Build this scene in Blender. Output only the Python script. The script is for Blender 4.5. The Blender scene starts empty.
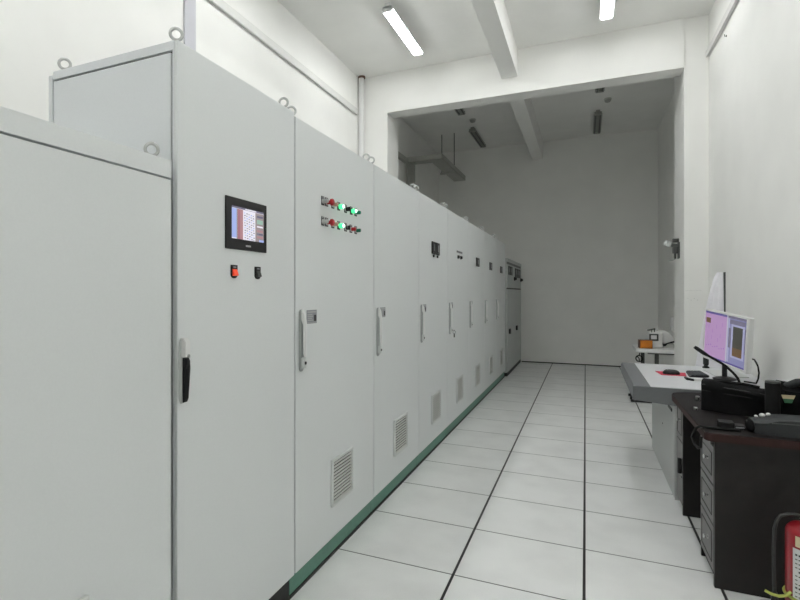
import bpy, bmesh, math, random
from mathutils import Vector, Matrix
random.seed(7)
S = bpy.context.scene
COL = S.collection
PI = math.pi

# ---------------------------------------------------------------- materials
def mat(name, col, rough=0.5, metal=0.0, emit=None, strength=0.0, noise=0.0, nscale=40.0, bump=0.0, spec=0.5, coat=0.0, trans=0.0):
    m = bpy.data.materials.new(name); m.use_nodes = True
    nt = m.node_tree; b = nt.nodes['Principled BSDF']
    b.inputs['Base Color'].default_value = (*col, 1)
    b.inputs['Roughness'].default_value = rough
    b.inputs['Metallic'].default_value = metal
    b.inputs['Specular IOR Level'].default_value = spec
    b.inputs['Coat Weight'].default_value = coat
    b.inputs['Transmission Weight'].default_value = trans
    if emit:
        b.inputs['Emission Color'].default_value = (*emit, 1)
        b.inputs['Emission Strength'].default_value = strength
    if noise or bump:
        tc = nt.nodes.new('ShaderNodeTexCoord')
        n = nt.nodes.new('ShaderNodeTexNoise'); n.inputs['Scale'].default_value = nscale
        n.inputs['Detail'].default_value = 4
        nt.links.new(tc.outputs['Object'], n.inputs['Vector'])
        if noise:
            r = nt.nodes.new('ShaderNodeValToRGB')
            r.color_ramp.elements[0].position = 0.3; r.color_ramp.elements[1].position = 0.7
            r.color_ramp.elements[0].color = (*[max(0, c*(1-noise)) for c in col], 1)
            r.color_ramp.elements[1].color = (*[min(1, c*(1+noise)) for c in col], 1)
            nt.links.new(n.outputs['Fac'], r.inputs['Fac'])
            nt.links.new(r.outputs['Color'], b.inputs['Base Color'])
        if bump:
            bp = nt.nodes.new('ShaderNodeBump'); bp.inputs['Strength'].default_value = bump
            bp.inputs['Distance'].default_value = 0.002
            nt.links.new(n.outputs['Fac'], bp.inputs['Height'])
            nt.links.new(bp.outputs['Normal'], b.inputs['Normal'])
    return m

def floor_mat():
    m = bpy.data.materials.new('antistatic_tiles'); m.use_nodes = True
    nt = m.node_tree; N = nt.nodes; L = nt.links; b = N['Principled BSDF']
    tc = N.new('ShaderNodeTexCoord'); sp = N.new('ShaderNodeSeparateXYZ')
    L.new(tc.outputs['Object'], sp.inputs[0])
    def M(op, a, v=None, w=None):
        n = N.new('ShaderNodeMath'); n.operation = op
        for i, x in enumerate((a, v, w)):
            if x is None: continue
            if hasattr(x, 'links'): L.new(x, n.inputs[i])
            else: n.inputs[i].default_value = x
        return n.outputs[0]
    def line(co, off, pitch, half):           # 1 on a joint, 0 on a tile
        u = M('ADD', co, off); u = M('DIVIDE', u, pitch); r = M('ROUND', u)
        d = M('ABSOLUTE', M('SUBTRACT', u, r)); d = M('MULTIPLY', d, pitch)
        return M('LESS_THAN', d, half)
    jx = line(sp.outputs['X'], 0.006, 0.592, 0.0065)
    jx = M('MULTIPLY', jx, M('GREATER_THAN', sp.outputs['X'], -1.0))
    jy = line(sp.outputs['Y'], -2.58, 0.555, 0.0036)
    n1 = N.new('ShaderNodeTexNoise'); n1.inputs['Scale'].default_value = 260; n1.inputs['Detail'].default_value = 3
    n2 = N.new('ShaderNodeTexNoise'); n2.inputs['Scale'].default_value = 3.5; n2.inputs['Detail'].default_value = 5
    L.new(tc.outputs['Object'], n1.inputs['Vector']); L.new(tc.outputs['Object'], n2.inputs['Vector'])
    r1 = N.new('ShaderNodeValToRGB')
    r1.color_ramp.elements[0].position = .3; r1.color_ramp.elements[0].color = (.82, .83, .82, 1)
    r1.color_ramp.elements[1].position = .62; r1.color_ramp.elements[1].color = (.91, .92, .91, 1)
    L.new(n1.outputs['Fac'], r1.inputs['Fac'])
    r2 = N.new('ShaderNodeValToRGB')
    r2.color_ramp.elements[0].position = .25; r2.color_ramp.elements[0].color = (.9, .9, .9, 1)
    r2.color_ramp.elements[1].position = .6; r2.color_ramp.elements[1].color = (1, 1, 1, 1)
    L.new(n2.outputs['Fac'], r2.inputs['Fac'])
    mx = N.new('ShaderNodeMix'); mx.data_type = 'RGBA'; mx.blend_type = 'MULTIPLY'; mx.inputs['Factor'].default_value = 1
    L.new(r1.outputs['Color'], mx.inputs[6]); L.new(r2.outputs['Color'], mx.inputs[7])
    m1 = N.new('ShaderNodeMix'); m1.data_type = 'RGBA'; m1.inputs[7].default_value = (.035, .036, .035, 1)
    L.new(jy, m1.inputs['Factor']); L.new(mx.outputs[2], m1.inputs[6])
    m2 = N.new('ShaderNodeMix'); m2.data_type = 'RGBA'; m2.inputs[7].default_value = (.012, .012, .012, 1)
    L.new(jx, m2.inputs['Factor']); L.new(m1.outputs[2], m2.inputs[6])
    L.new(m2.outputs[2], b.inputs['Base Color'])
    rr = M('MULTIPLY_ADD', n2.outputs['Fac'], .16, .30)
    L.new(rr, b.inputs['Roughness'])
    b.inputs['Specular IOR Level'].default_value = .45
    return m

PAINT = mat('white_wall_paint', (.89, .888, .862), .75, noise=.02, nscale=2.5, bump=.06, spec=.3)
CEIL = mat('white_ceiling_paint', (.885, .883, .858), .85, noise=.02, nscale=3, bump=.04, spec=.2)
FLOOR = floor_mat()
CAB = mat('light_grey_powder_coat', (.765, .79, .79), .42, noise=.012, nscale=180, bump=.05)
CABEDGE = mat('grey_cabinet_shell', (.50, .53, .53), .5, noise=.015, nscale=180)  # darker than the doors, adding shade to the seams by colour
SIDE = mat('pale_grey_side_panel', (.76, .785, .805), .36, noise=.012, nscale=180, bump=.04)
SWG = mat('grey_switchgear_paint', (.50, .525, .515), .45, noise=.02, nscale=60)
GREEN = mat('green_plinth_paint', (.105, .25, .19), .45, noise=.06, nscale=30)
BLACK = mat('black_plastic', (.010, .010, .011), .42, spec=.35, noise=.1, nscale=60)
BLACKM = mat('matt_black_rubber', (.006, .006, .006), .65, spec=.25, noise=.1, nscale=60)
DARKGAP = mat('black_plinth_and_gap_shade', (.02, .021, .02), .6, noise=.1, nscale=30)  # black metal, also used to paint shade in gaps
STEEL = mat('zinc_plated_steel', (.50, .51, .50), .32, 1.0, noise=.05, nscale=80)
CHROME = mat('chrome', (.62, .62, .62), .22, 1.0, noise=.02, nscale=80)
GALV = mat('galvanised_tray_steel', (.46, .465, .43), .5, .1, noise=.06, nscale=25)
HANDLE = mat('pale_grey_handle_plastic', (.68, .70, .69), .35, noise=.01, nscale=90)
HBASE = mat('shaded_handle_recess', (.40, .42, .415), .45, noise=.01, nscale=90)  # darkened: shade beside the lever is put into this grey
HLEV = mat('light_struck_handle_lever', (.84, .85, .84), .35, noise=.01, nscale=90)  # lightened: the brightly lit lever front is put into the colour
GRILL = mat('grey_louvre_plastic', (.66, .665, .64), .5, noise=.01, nscale=90)
LOUVRE = mat('warm_grey_louvre_plastic', (.52, .53, .50), .5, noise=.01, nscale=90)
PLATE = mat('grey_nameplate', (.30, .31, .33), .4, .2, noise=.05, nscale=120)
PLATEW = mat('nameplate_print', (.46, .46, .47), .5, noise=.05, nscale=120)
INK = mat('dark_print', (.04, .04, .045), .6, noise=.05, nscale=120)
WPLAST = mat('white_plastic', (.78, .78, .77), .4, noise=.01, nscale=60)
TRUNK = mat('white_trunking', (.72, .72, .70), .5, noise=.015, nscale=20)
TRUNKS = mat('lilac_grey_trunking', (.56, .56, .605), .5, noise=.015, nscale=20)
WOOD = mat('espresso_laminate', (.012, .0105, .010), .5, noise=.18, nscale=18, spec=.35)
WOODTOP = mat('espresso_top', (.010, .008, .008), .62, noise=.18, nscale=18, spec=.15)
WOODEDGE = mat('reddish_edge_band', (.034, .015, .014), .55, spec=.16, noise=.12, nscale=18)
DRAWER = mat('espresso_lit_drawer_front', (.085, .082, .080), .33, noise=.12, nscale=24)  # espresso lightened to carry reflected light on the aisle faces
CONTOP = mat('white_console_top', (.70, .71, .73), .4, noise=.01, nscale=60)
CONGREY = mat('grey_console_edge', (.17, .178, .185), .5, noise=.03, nscale=60)
CONSIDE = mat('console_cabinet_grey', (.50, .51, .50), .5, noise=.02, nscale=60)
RED = mat('red_button', (.42, .012, .02), .35, noise=.05, nscale=90)
REDPAD = mat('red_mouse_mat', (.62, .03, .08), .6, noise=.05, nscale=90)
ORANGE = mat('orange_plastic', (.55, .17, .01), .45, noise=.05, nscale=60)
REDROCK = mat('lit_red_rocker', (.75, .07, .03), .4, emit=(1, .1, .04), strength=.25, noise=.02, nscale=90)
GREENOFF = mat('green_button', (.0, .16, .09), .3, noise=.05, nscale=90)
GLOW = mat('lit_green_lamp', (.1, .7, .3), .3, emit=(.05, .85, .30), strength=1.25, noise=.02, nscale=90)
GLOWC = mat('lit_green_core', (.5, .9, .6), .3, emit=(.66, 1, .80), strength=3.0, noise=.02, nscale=90)
BEIGE = mat('beige_button', (.55, .36, .27), .4, noise=.05, nscale=90)
EXT = mat('extinguisher_red', (.27, .006, .014), .34, noise=.06, nscale=12, coat=.1)
LABELW = mat('white_paper_label', (.66, .67, .66), .55, noise=.03, nscale=60)
CREAM = mat('cream_label', (.62, .53, .34), .55, noise=.06, nscale=60)
GREENL = mat('green_label', (.03, .13, .06), .55, noise=.06, nscale=60)
YGREEN = mat('yellow_green_strap', (.42, .46, .10), .5, noise=.08, nscale=60)
HOSE = mat('dark_rubber_hose', (.022, .023, .023), .5, noise=.1, nscale=60)
CLOTH = mat('black_nylon', (.006, .006, .0065), .8, spec=.12, noise=.3, nscale=220, bump=.3)
GREYCLOTH = mat('charcoal_fabric', (.032, .035, .037), .55, spec=.3, noise=.2, nscale=260, bump=.25)
SHEET = mat('white_sheet', (.90, .89, .93), .6, noise=.03, nscale=12, bump=.1)
SHEETG = mat('grey_sheet_fold', (.45, .45, .47), .6, noise=.03, nscale=12)
TUBE = mat('lit_fluorescent_tube', (.9, .9, .9), .4, emit=(.985, 1.0, .995), strength=48, noise=.001, nscale=3)
TUBEOFF = mat('unlit_fluorescent_tube', (.10, .105, .095), .35, noise=.01, nscale=20)  # backlit darkness is put into the tube colour
FITW = mat('white_lamp_batten', (.75, .75, .75), .45, noise=.01, nscale=20)
FITG = mat('grey_lamp_batten', (.40, .405, .38), .5, .1, noise=.02, nscale=20)
PENCIL = mat('faint_pencil', (.55, .55, .54), .8, noise=.2, nscale=90)
RUST = mat('brown_pipe_collar', (.13, .07, .05), .7, noise=.3, nscale=50)
DARKMET = mat('dark_grey_metal', (.10, .105, .10), .4, .8, noise=.1, nscale=60)
def scr(name, c, k=.9): return mat(name, tuple(x*.15 for x in c), .25, emit=c, strength=k, noise=.001, nscale=3)
S_WHITE = scr('screen_white', (.80, .78, .86)); S_LBLUE = scr('screen_pale_blue', (.36, .45, .80))
S_RED = scr('screen_dusky_red', (.36, .16, .20)); S_GREY = scr('screen_grey', (.30, .25, .26))
S_DK = scr('screen_dark', (.16, .15, .22)); S_GRN = scr('screen_green', (.30, .46, .38)); S_PNK = scr('screen_pink', (.42, .22, .24))
S_PUR = scr('screen_violet', (.40, .25, .45)); S_PURD = scr('screen_violet_mark', (.28, .14, .42)); S_BLU = scr('screen_slate_blue', (.21, .21, .37))
S_BLUL = scr('screen_light_slate', (.33, .33, .50)); S_OLV = scr('screen_olive_dark', (.052, .052, .045)); S_BRN = scr('screen_brown', (.13, .075, .035))
S_BAR = scr('screen_title_bar', (.10, .08, .26)); S_EDGE = scr('screen_divider', (.42, .42, .5))

# ---------------------------------------------------------------- mesh helpers
def new(): return bmesh.new()
def box(bm, x0, x1, y0, y1, z0, z1, bev=0.0, seg=2):
    r = bmesh.ops.create_cube(bm, size=1.0)
    vs = r['verts']
    for v in vs:
        v.co = Vector((x0 if v.co.x < 0 else x1, y0 if v.co.y < 0 else y1, z0 if v.co.z < 0 else z1))
    if bev > 0:
        es = list({e for v in vs for e in v.link_edges})
        bmesh.ops.bevel(bm, geom=es, offset=min(bev, .49*min(abs(x1-x0), abs(y1-y0), abs(z1-z0))), segments=seg, affect='EDGES', profile=.5)
    return bm
def frame_of(d):
    d = d.normalized(); up = Vector((0, 0, 1)) if abs(d.z) < .95 else Vector((1, 0, 0))
    a = d.cross(up).normalized(); return a, d.cross(a).normalized()
def tube(bm, pts, r, n=10, caps=True, closed=False):
    pts = [Vector(p) for p in pts]; rs = r if isinstance(r, (list, tuple)) else [r]*len(pts)
    rings = []; N = len(pts); a = None
    for i, p in enumerate(pts):
        if closed: d = pts[(i+1) % N]-pts[i-1]
        else: d = pts[min(i+1, N-1)]-pts[max(i-1, 0)]
        d.normalize()
        if a is None: a, _ = frame_of(d)
        a = (a-d*a.dot(d)).normalized(); b = d.cross(a)
        rings.append([bm.verts.new(p+(a*math.cos(2*PI*k/n)+b*math.sin(2*PI*k/n))*rs[i]) for k in range(n)])
    for i in range(N if closed else N-1):
        A, B = rings[i], rings[(i+1) % N]
        for k in range(n): bm.faces.new((A[k], A[(k+1) % n], B[(k+1) % n], B[k]))
    if caps and not closed:
        bm.faces.new(rings[0][::-1]); bm.faces.new(rings[-1])
    return bm
def cyl(bm, p, q, r, n=20, r2=None): return tube(bm, [p, q], [r, r if r2 is None else r2], n)
def lathe(bm, prof, org=(0, 0, 0), axis='Z', n=28):
    o = Vector(org); rings = []
    for r, h in prof:
        ring = []
        for k in range(n):
            t = 2*PI*k/n; x, y = r*math.cos(t), r*math.sin(t)
            v = {'Z': (x, y, h), 'X': (h, x, y), 'Y': (x, h, y)}[axis]
            ring.append(bm.verts.new(o+Vector(v)))
        rings.append(ring)
    for A, B in zip(rings, rings[1:]):
        for k in range(n): bm.faces.new((A[k], A[(k+1) % n], B[(k+1) % n], B[k]))
    bm.faces.new(rings[0][::-1]); bm.faces.new(rings[-1]); return bm
def prism(bm, poly, h0, h1, axis='Z', bev=0.0):
    def P(a, b, h): return {'Z': (a, b, h), 'X': (h, a, b), 'Y': (a, h, b)}[axis]
    lo = [bm.verts.new(P(a, b, h0)) for a, b in poly]; hi = [bm.verts.new(P(a, b, h1)) for a, b in poly]
    n = len(poly); fs = [bm.faces.new(lo[::-1]), bm.faces.new(hi)]
    for i in range(n): fs.append(bm.faces.new((lo[i], lo[(i+1) % n], hi[(i+1) % n], hi[i])))
    if bev:
        es = list({e for f in fs[:2] for e in f.edges})
        bmesh.ops.bevel(bm, geom=es, offset=bev, segments=2, affect='EDGES')
    return bm
def torus(bm, c, nrm, R, r, n=28, m=10, arc=None):
    c = Vector(c); a, b = frame_of(Vector(nrm))
    pts = [c+(a*math.cos(2*PI*k/n)+b*math.sin(2*PI*k/n))*R for k in range(n)]
    return tube(bm, pts, r, m, closed=True)
def blob(bm, c, rx, ry, rz, n=16, e=1.0):
    r = bmesh.ops.create_uvsphere(bm, u_segments=n, v_segments=max(8, n//2), radius=1)
    f = lambda t: math.copysign(abs(t)**e, t)
    for v in r['verts']: v.co = Vector((c[0]+f(v.co.x)*rx, c[1]+f(v.co.y)*ry, c[2]+f(v.co.z)*rz))
    return bm

def obj(name, bm, m, parent=None, smooth=None):
    bmesh.ops.recalc_face_normals(bm, faces=bm.faces)
    me = bpy.data.meshes.new(name); bm.to_mesh(me); bm.free()
    for x in (m if isinstance(m, (list, tuple)) else [m]): me.materials.append(x)
    o = bpy.data.objects.new(name, me); COL.objects.link(o)
    if smooth is None or smooth:
        me.polygons.foreach_set('use_smooth', [True]*len(me.polygons))
        me.set_sharp_from_angle(angle=math.radians(42))
        wn = o.modifiers.new('weighted_normals', 'WEIGHTED_NORMAL'); wn.keep_sharp = True; wn.weight = 80
    if parent is not None:
        root = parent
        while root.parent: root = root.parent
        o.parent = parent
        o.matrix_parent_inverse = world(parent).inverted()
    return o
def world(o):
    M = o.matrix_basis.copy()
    if o.parent: M = world(o.parent) @ o.matrix_parent_inverse @ M
    return M
def tag(o, label, cat, group=None):
    o['label'] = label; o['category'] = cat
    if group: o['group'] = group
    return o
def thing(name, label, cat, loc=(0, 0, 0), group=None):
    o = bpy.data.objects.new(name, None); COL.objects.link(o)
    o.location = loc; o.empty_display_size = .1
    return tag(o, label, cat, group)
def struct(name, bm, m):
    o = obj(name, bm, m); o['kind'] = 'structure'; return o
def rects(name, parent, plane, items, base):
    """flat printed / displayed picture on a panel: plane(u,v,lift)->point; items = (u0,u1,v0,v1,mat)"""
    bm = new(); mats = []
    for i, (u0, u1, v0, v1, m) in enumerate(items):
        if m not in mats: mats.append(m)
        f = bm.faces.new([bm.verts.new(plane(u, v, base+i*.00006)) for u, v in ((u0, v0), (u1, v0), (u1, v1), (u0, v1))])
        f.material_index = mats.index(m)
    me = bpy.data.meshes.new(name); bm.to_mesh(me); bm.free()
    for m in mats: me.materials.append(m)
    o = bpy.data.objects.new(name, me); COL.objects.link(o)
    if parent is not None:
        o.parent = parent; o.matrix_parent_inverse = world(parent).inverted()
    return o

# ---------------------------------------------------------------- room
XL, XR, YB, YN, ZC = -2.90, 1.22, 11.15, -3.2, 4.43
struct('floor', box(new(), XL-.1, XR+.1, YN-.1, YB+.1, -.1, 0), FLOOR)
struct('ceiling', box(new(), XL-.1, XR+.1, YN-.1, YB+.1, ZC, ZC+.1), CEIL)
struct('wall_left', box(new(), XL-.1, XL, YN-.1, YB+.1, 0, ZC), PAINT)
struct('wall_right', box(new(), XR, XR+.1, YN-.1, YB+.1, 0, ZC), PAINT)
struct('wall_back', box(new(), XL, XR, YB, YB+.1, 0, ZC), PAINT)
struct('wall_near', box(new(), XL, XR, YN-.1, YN, 0, ZC), PAINT)
PY0, PY1 = 6.80, 7.50
struct('wall_pillar', box(new(), XL, -2.49, PY0, 7.27, 0, ZC, .006), PAINT)
struct('wall_pillar', box(new(), .99, XR, PY0, PY1, 0, ZC, .006), PAINT)
struct('ceiling_beam', box(new(), -2.49, .99, 6.78, 7.04, 3.885, ZC, .004), PAINT)
struct('ceiling_beam', box(new(), -.96, -.765, YN, 6.78, 4.09, ZC, .006), PAINT)
struct('ceiling_beam', box(new(), -.975, -.775, 7.04, YB, 4.09, ZC, .006), PAINT)
struct('baseboard_back', box(new(), -1.18, XR, YB-.012, YB, 0, .018), DARKGAP)

# wall-mounted cable trunking and pipes
t = thing('cable_trunking', 'long white square trunking running level high along the left wall', 'trunking', (XL, 3.4, 3.85))
obj('channel', box(new(), XL+.0003, XL+.026, -1.5, 6.66, 3.872, 3.945, .003), TRUNK, t)
obj('cover', box(new(), XL+.026, XL+.034, -1.5, 6.66, 3.868, 3.949, .003), TRUNK, t)
t = thing('cable_trunking', 'short white trunking running level high along the right wall', 'trunking', (XR, 4, 3.98))
obj('channel', box(new(), XR-.026, XR-.0003, -1.5, 6.775, 3.955, 4.02, .003), TRUNK, t)
obj('cover', box(new(), XR-.034, XR-.026, -1.5, 6.775, 3.951, 4.024, .003), TRUNK, t)
t = thing('vertical_trunking', 'pale lilac-grey upright trunking on left wall above the touch-screen cabinet', 'trunking', (XL, 3.25, 0))
obj('channel', box(new(), XL+.0003, XL+.016, 3.225, 3.345, 0, 3.866, .003), TRUNKS, t)
obj('cover', box(new(), XL+.016, XL+.022, 3.222, 3.348, 0, 3.866, .003), TRUNKS, t)
t = thing('drain_pipe', 'white upright pipe in the corner beside the left pillar', 'pipe', (-2.80, 6.73, 0))
obj('pipe', cyl(new(), (-2.855, 6.735, 0), (-2.855, 6.735, ZC), .040, 24), WPLAST, t)
obj('collar', cyl(new(), (-2.848, 6.735, ZC-.028), (-2.848, 6.735, ZC-.002), .050, 24), RUST, t)['label'] = 'brown stained collar at the ceiling'

# ---------------------------------------------------------------- cabinets
XF = -1.22                                   # front plane of the cabinet row
CG = 'grey electrical cabinets in a row'
def eye_bolt(parent, x, y, z, ang):
    bm = new()
    cyl(bm, (x, y, z), (x, y, z+.008), .016, 16)
    cyl(bm, (x, y, z+.006), (x, y, z+.018), .008, 12)
    torus(bm, (x, y, z+.036), (math.cos(ang), math.sin(ang), 0), .0195, .0055)
    return obj('lifting_eye', bm, STEEL, parent)
def swing_handle(parent, y, z0, z1, black=False):
    """slim swing-lever handle on the door, hinge at the top, lock below"""
    w = .0125 if black else .016
    bm = new(); prism(bm, [(y-w, z0+.012), (y-w*.5, z0), (y+w*.5, z0), (y+w, z0+.012), (y+w, z1-.012), (y+w*.5, z1), (y-w*.5, z1), (y-w, z1-.012)], XF, XF+.012, 'X', .003)
    h = obj('handle', bm, HANDLE if black else HBASE, parent)
    bm = new()
    if black:
        prism(bm, [(XF+.012, z1), (XF+.020, z1), (XF+.030, z1-.012), (XF+.030, z1-.062), (XF+.012, z1-.062)], y-.0125, y+.0125, 'Y', .002)
        obj('hinge_block', bm, WPLAST, h)
        bm = new(); zz = z1-.064
        prism(bm, [(XF+.014, zz), (XF+.027, zz), (XF+.032, zz-.010), (XF+.032, zz-.020), (XF+.028, zz-.034), (XF+.026, z0+.02), (XF+.020, z0+.006), (XF+.014, z0+.004)], y-.0105, y+.0105, 'Y', .003)
        lv = obj('lever', bm, BLACK, h); lv['label'] = 'black lever'
        obj('lock', cyl(new(), (XF+.012, y+.002, z1-.058), (XF+.033, y+.002, z1-.058), .006, 12), STEEL, h)
    else:
        H = z1-z0
        prism(bm, [(XF+.010, z1-.004), (XF+.016, z1), (XF+.026, z1-.022), (XF+.031, z1-.055), (XF+.033, z1-.075), (XF+.033, z0+.078), (XF+.031, z0+.070), (XF+.024, z0+.070), (XF+.022, z0+.082), (XF+.022, z1-.07), (XF+.010, z1-.05)], y-.0095, y+.0095, 'Y', .002)
        obj('lever', bm, HLEV, h)
        bm = new(); box(bm, XF+.010, XF+.029, y-.0115, y+.0115, z0+.016, z0+.066, .005)
        obj('lock_housing', bm, HANDLE, h)
        k = obj('keyhole', lathe(new(), [(.0075, 0), (.0075, .003), (.004, .003)], (XF+.0285, y, z0+.040), 'X', 16), BLACK, h); k['label'] = 'black keyhole'
    return h
def grille(parent, y0, y1, z0, z1):
    f = .016; d = .014; bm = new()
    box(bm, XF, XF+d, y0, y1, z1-f, z1, .004); box(bm, XF, XF+d, y0, y1, z0, z0+f, .004)
    box(bm, XF, XF+d, y0, y0+f, z0+f*.6, z1-f*.6, .004); box(bm, XF, XF+d, y1-f, y1, z0+f*.6, z1-f*.6, .004)
    g = obj('vent_grille', bm, HANDLE, parent)
    bm = new(); n = 12; p = (z1-z0-2*f)/n
    for i in range(n):
        z = z0+f+p*i
        prism(bm, [(XF+.0035, z+p*.52), (XF+.0045, z+p*.60), (XF+.0115, z+p*.36), (XF+.0115, z+p*.16), (XF+.0095, z+p*.16)], y0+f*.8, y1-f*.8, 'Y')
    obj('louvres', bm, GRILL, g)
    bm = new(); box(bm, XF, XF+.0012, y0+f*.8, y1-f*.8, z0+f*.8, z1-f*.8)
    obj('filter_mat', bm, DARKGAP, g)
    return g
def nameplate(parent, y0, y1, z0, z1):
    p = obj('nameplate', box(new(), XF, XF+.0015, y0, y1, z0, z1, .0004, 1), PLATE, parent)
    W, H = y1-y0, z1-z0
    it = [(.06, .94, .80, .90, PLATEW), (.06, .55, .62, .70, PLATEW), (.06, .60, .48, .56, PLATEW), (.06, .52, .34, .42, PLATEW), (.06, .62, .20, .28, PLATEW), (.70, .94, .16, .62, INK), (.06, .94, .05, .1, PLATEW)]
    rects('print', p, lambda u, v, l: (XF+.0016+l, y0+u*W, z0+v*H), it, .0002)
    return p
def cabinet(y0, y1, label, plinth=GREEN, near=False, rear=False, bolts=(), top=2.22):
    c = thing('electrical_cabinet', label, 'cabinet', (-1.51, (y0+y1)/2, 0), CG)
    g = .007
    bm = new(); box(bm, -1.80 if not near else -1.828, XF-.016, y0+(g if not near else .012), y1-g, .10, top, .002)
    obj('body', bm, CAB if near else CABEDGE, c)
    obj('door', box(new(), XF-.015, XF, y0+(g*.8 if not near else 0), y1-g*.8, .10, top-.003, .0025), CAB, c)
    obj('seam_shade', box(new(), XF-.0205, XF-.0152, y0+(.0003 if not near else .008), y1-.0003, .102, top-.006), DARKGAP, c)  # black sheet behind the door, painting the shade in the seams
    bm = new(); box(bm, -1.80, XF-.012, y0-.03+.002, y1-.03-.002, .014, .0985, .002)
    obj('plinth', bm, plinth, c)
    bm = new(); box(bm, -1.79, XF-.006, y0-.03+.002, y1-.03-.002, 0, .014)
    obj('base_strip', bm, DARKGAP, c)
    for (bx, by, a) in bolts: eye_bolt(c, bx, by, top, a)
    return c
FB, RB = -1.256, -1.76

c1 = cabinet(1.33, 2.094, 'nearest tall light-grey cabinet with black touch screen and two rocker switches', DARKGAP, True, True,
             [(-1.255, 1.362, -.75), (-1.258, 2.055, -1.2), (-1.805, 1.362, -.7), (-1.805, 2.06, .4)], 2.237)
obj('top_trim', box(new(), -1.828, XF-.016, 1.330, 1.3415, 2.205, 2.236, .002), SIDE, c1)
obj('corner_trim', box(new(), -1.2425, XF-.0152, 1.330, 1.3415, .10, 2.2045, .001), SIDE, c1)
obj('side_panel', box(new(), -1.826, -1.2505, 1.331, 1.3395, .105, 2.198, .002), SIDE, c1)
obj('side_gap_shade', box(new(), -1.826, -1.2430, 1.340, 1.3425, .105, 2.2045), DARKGAP, c1)  # black sheet painting the deep shade in the panel gap
obj('rear_panel', box(new(), -1.850, -1.829, 1.328, 2.09, .10, 2.222, .002), SIDE, c1)
swing_handle(c1, 1.346, 1.034, 1.250, True)
# touch screen
hy0, hy1, hz0, hz1 = 1.576, 1.849, 1.567, 1.765
bm = new(); box(bm, XF, XF+.007, hy0, hy1, hz0, hz1, .003)
hm = obj('touch_screen', bm, BLACK, c1)
hp = lambda u, v, l: (XF+.0072+l, hy0+.034+u*.214, hz0+.041+v*.124)
it = [(0, 1, 0, 1, S_WHITE), (0, 1, .94, 1, S_DK), (.4, .75, .95, .985, S_WHITE), (0, .14, .03, .93, S_LBLUE), (.14, .17, 0, .93, S_GREY), (.17, .33, 0, .93, S_RED), (.24, .33, 0, .93, S_PNK), (.72, 1, 0, .93, S_GREY),
      (.77, .97, .78, .86, S_DK), (.77, .97, .58, .72, S_GRN), (.77, .97, .47, .52, S_WHITE), (.77, .97, .32, .38, S_PNK), (.77, .97, .22, .28, S_DK), (.77, .97, .12, .18, S_PNK), (.84, 1, .0, .07, S_LBLUE)]
for r in range(11):
    for k in range(5):
        u = .36+k*.068; v = .86-r*.078-k*.012
        it.append((u, u+.03+.016*((r*3+k) % 2), v-.026, v, S_DK if (r+k) % 3 else S_LBLUE))
rects('display', hm, hp, it, .0002)
obj('logo_plate', box(new(), XF+.0068, XF+.0075, 1.700, 1.734, 1.5815, 1.5885, .0003, 1), PLATEW, hm)['label'] = 'small pale maker mark'
obj('status_light', cyl(new(), (XF+.0065, 1.841, 1.668), (XF+.0078, 1.841, 1.668), .003, 12), GREENOFF, hm)
def rocker(y, red):
    bm = new(); prism(bm, [(y-.019, 1.507), (y-.019, 1.469)]+[(y-.019*math.cos(t*PI/8), 1.469-.013*math.sin(t*PI/8)) for t in range(1, 8)]+[(y+.019, 1.469), (y+.019, 1.507)], XF, XF+.006, 'X', .001)
    p = obj('rocker_switch', bm, BLACK, c1)
    bm = new(); prism(bm, [(XF+.005, 1.491), (XF+.008, 1.491), (XF+.016, 1.467), (XF+.005, 1.465)], y-.0135, y+.0135, 'Y', .001)
    k = obj('rocker', bm, REDROCK if red else DARKMET, p); k['label'] = 'red rocker' if red else 'dark grey rocker'
    rects('legend', p, lambda u, v, l: (XF+.0062+l, y-.009+u*.018, 1.496+v*.005), [(0, 1, 0, 1, PLATE)], .0002)
    p['label'] = 'rocker switch with a red key' if red else 'rocker switch with a dark key'
rocker(1.63, True); rocker(1.787, False)

c2 = cabinet(2.094, 3.085, 'tall light-grey cabinet with two rows of red and green push buttons', bolts=[(FB, 2.122, -.9), (FB, 3.045, -1.1), (RB, 2.155, .4), (RB, 3.03, .4)])
def tag_plate(parent, y, z):
    p = obj('button_legend', box(new(), XF, XF+.003, y-.0165, y+.0165, z-.020, z+.026, .001, 1), INK, parent)
    rects('print', p, lambda u, v, l: (XF+.0031+l, y-.012+u*.024, z+.0185+v*.004), [(0, .45, 0, 1, PLATEW), (.55, 1, 0, 1, PLATEW)], .0002)
def button(parent, y, z, m, kind):
    p = obj('button', lathe(new(), [(.0145, 0), (.0145, .004), (.0125, .006), (.0125, .008)], (XF, y, z), 'X', 24), STEEL if kind != 'lamp' else BLACK, parent)
    if kind == 'push': obj('cap', lathe(new(), [(.0105, 0), (.0105, .024), (.009, .026), (.004, .027)], (XF+.006, y, z), 'X', 20), m, p)
    elif kind == 'mushroom': obj('cap', lathe(new(), [(.010, 0), (.010, .018), (.018, .022), (.018, .030), (.014, .036), (.006, .038)], (XF+.006, y, z), 'X', 24), m, p)
    elif kind == 'lamp':
        obj('lens', lathe(new(), [(.0125, 0), (.0130, .014), (.0115, .021), (.0085, .0245)], (XF+.007, y, z), 'X', 24), m, p)
        if m is GLOW: obj('bulb', lathe(new(), [(.0105, -.006), (.0095, .001), (.0070, .004), (.003, .0055)], (XF+.0315, y, z), 'X', 20), GLOWC, p)
    elif kind == 'select':
        obj('cap', lathe(new(), [(.012, 0), (.012, .010), (.010, .012)], (XF+.006, y, z), 'X', 20), BLACK, p)
        obj('pointer', box(new(), XF+.015, XF+.030, y-.0035, y+.0035, z-.012, z+.012, .001), m, p)
    return p
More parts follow.
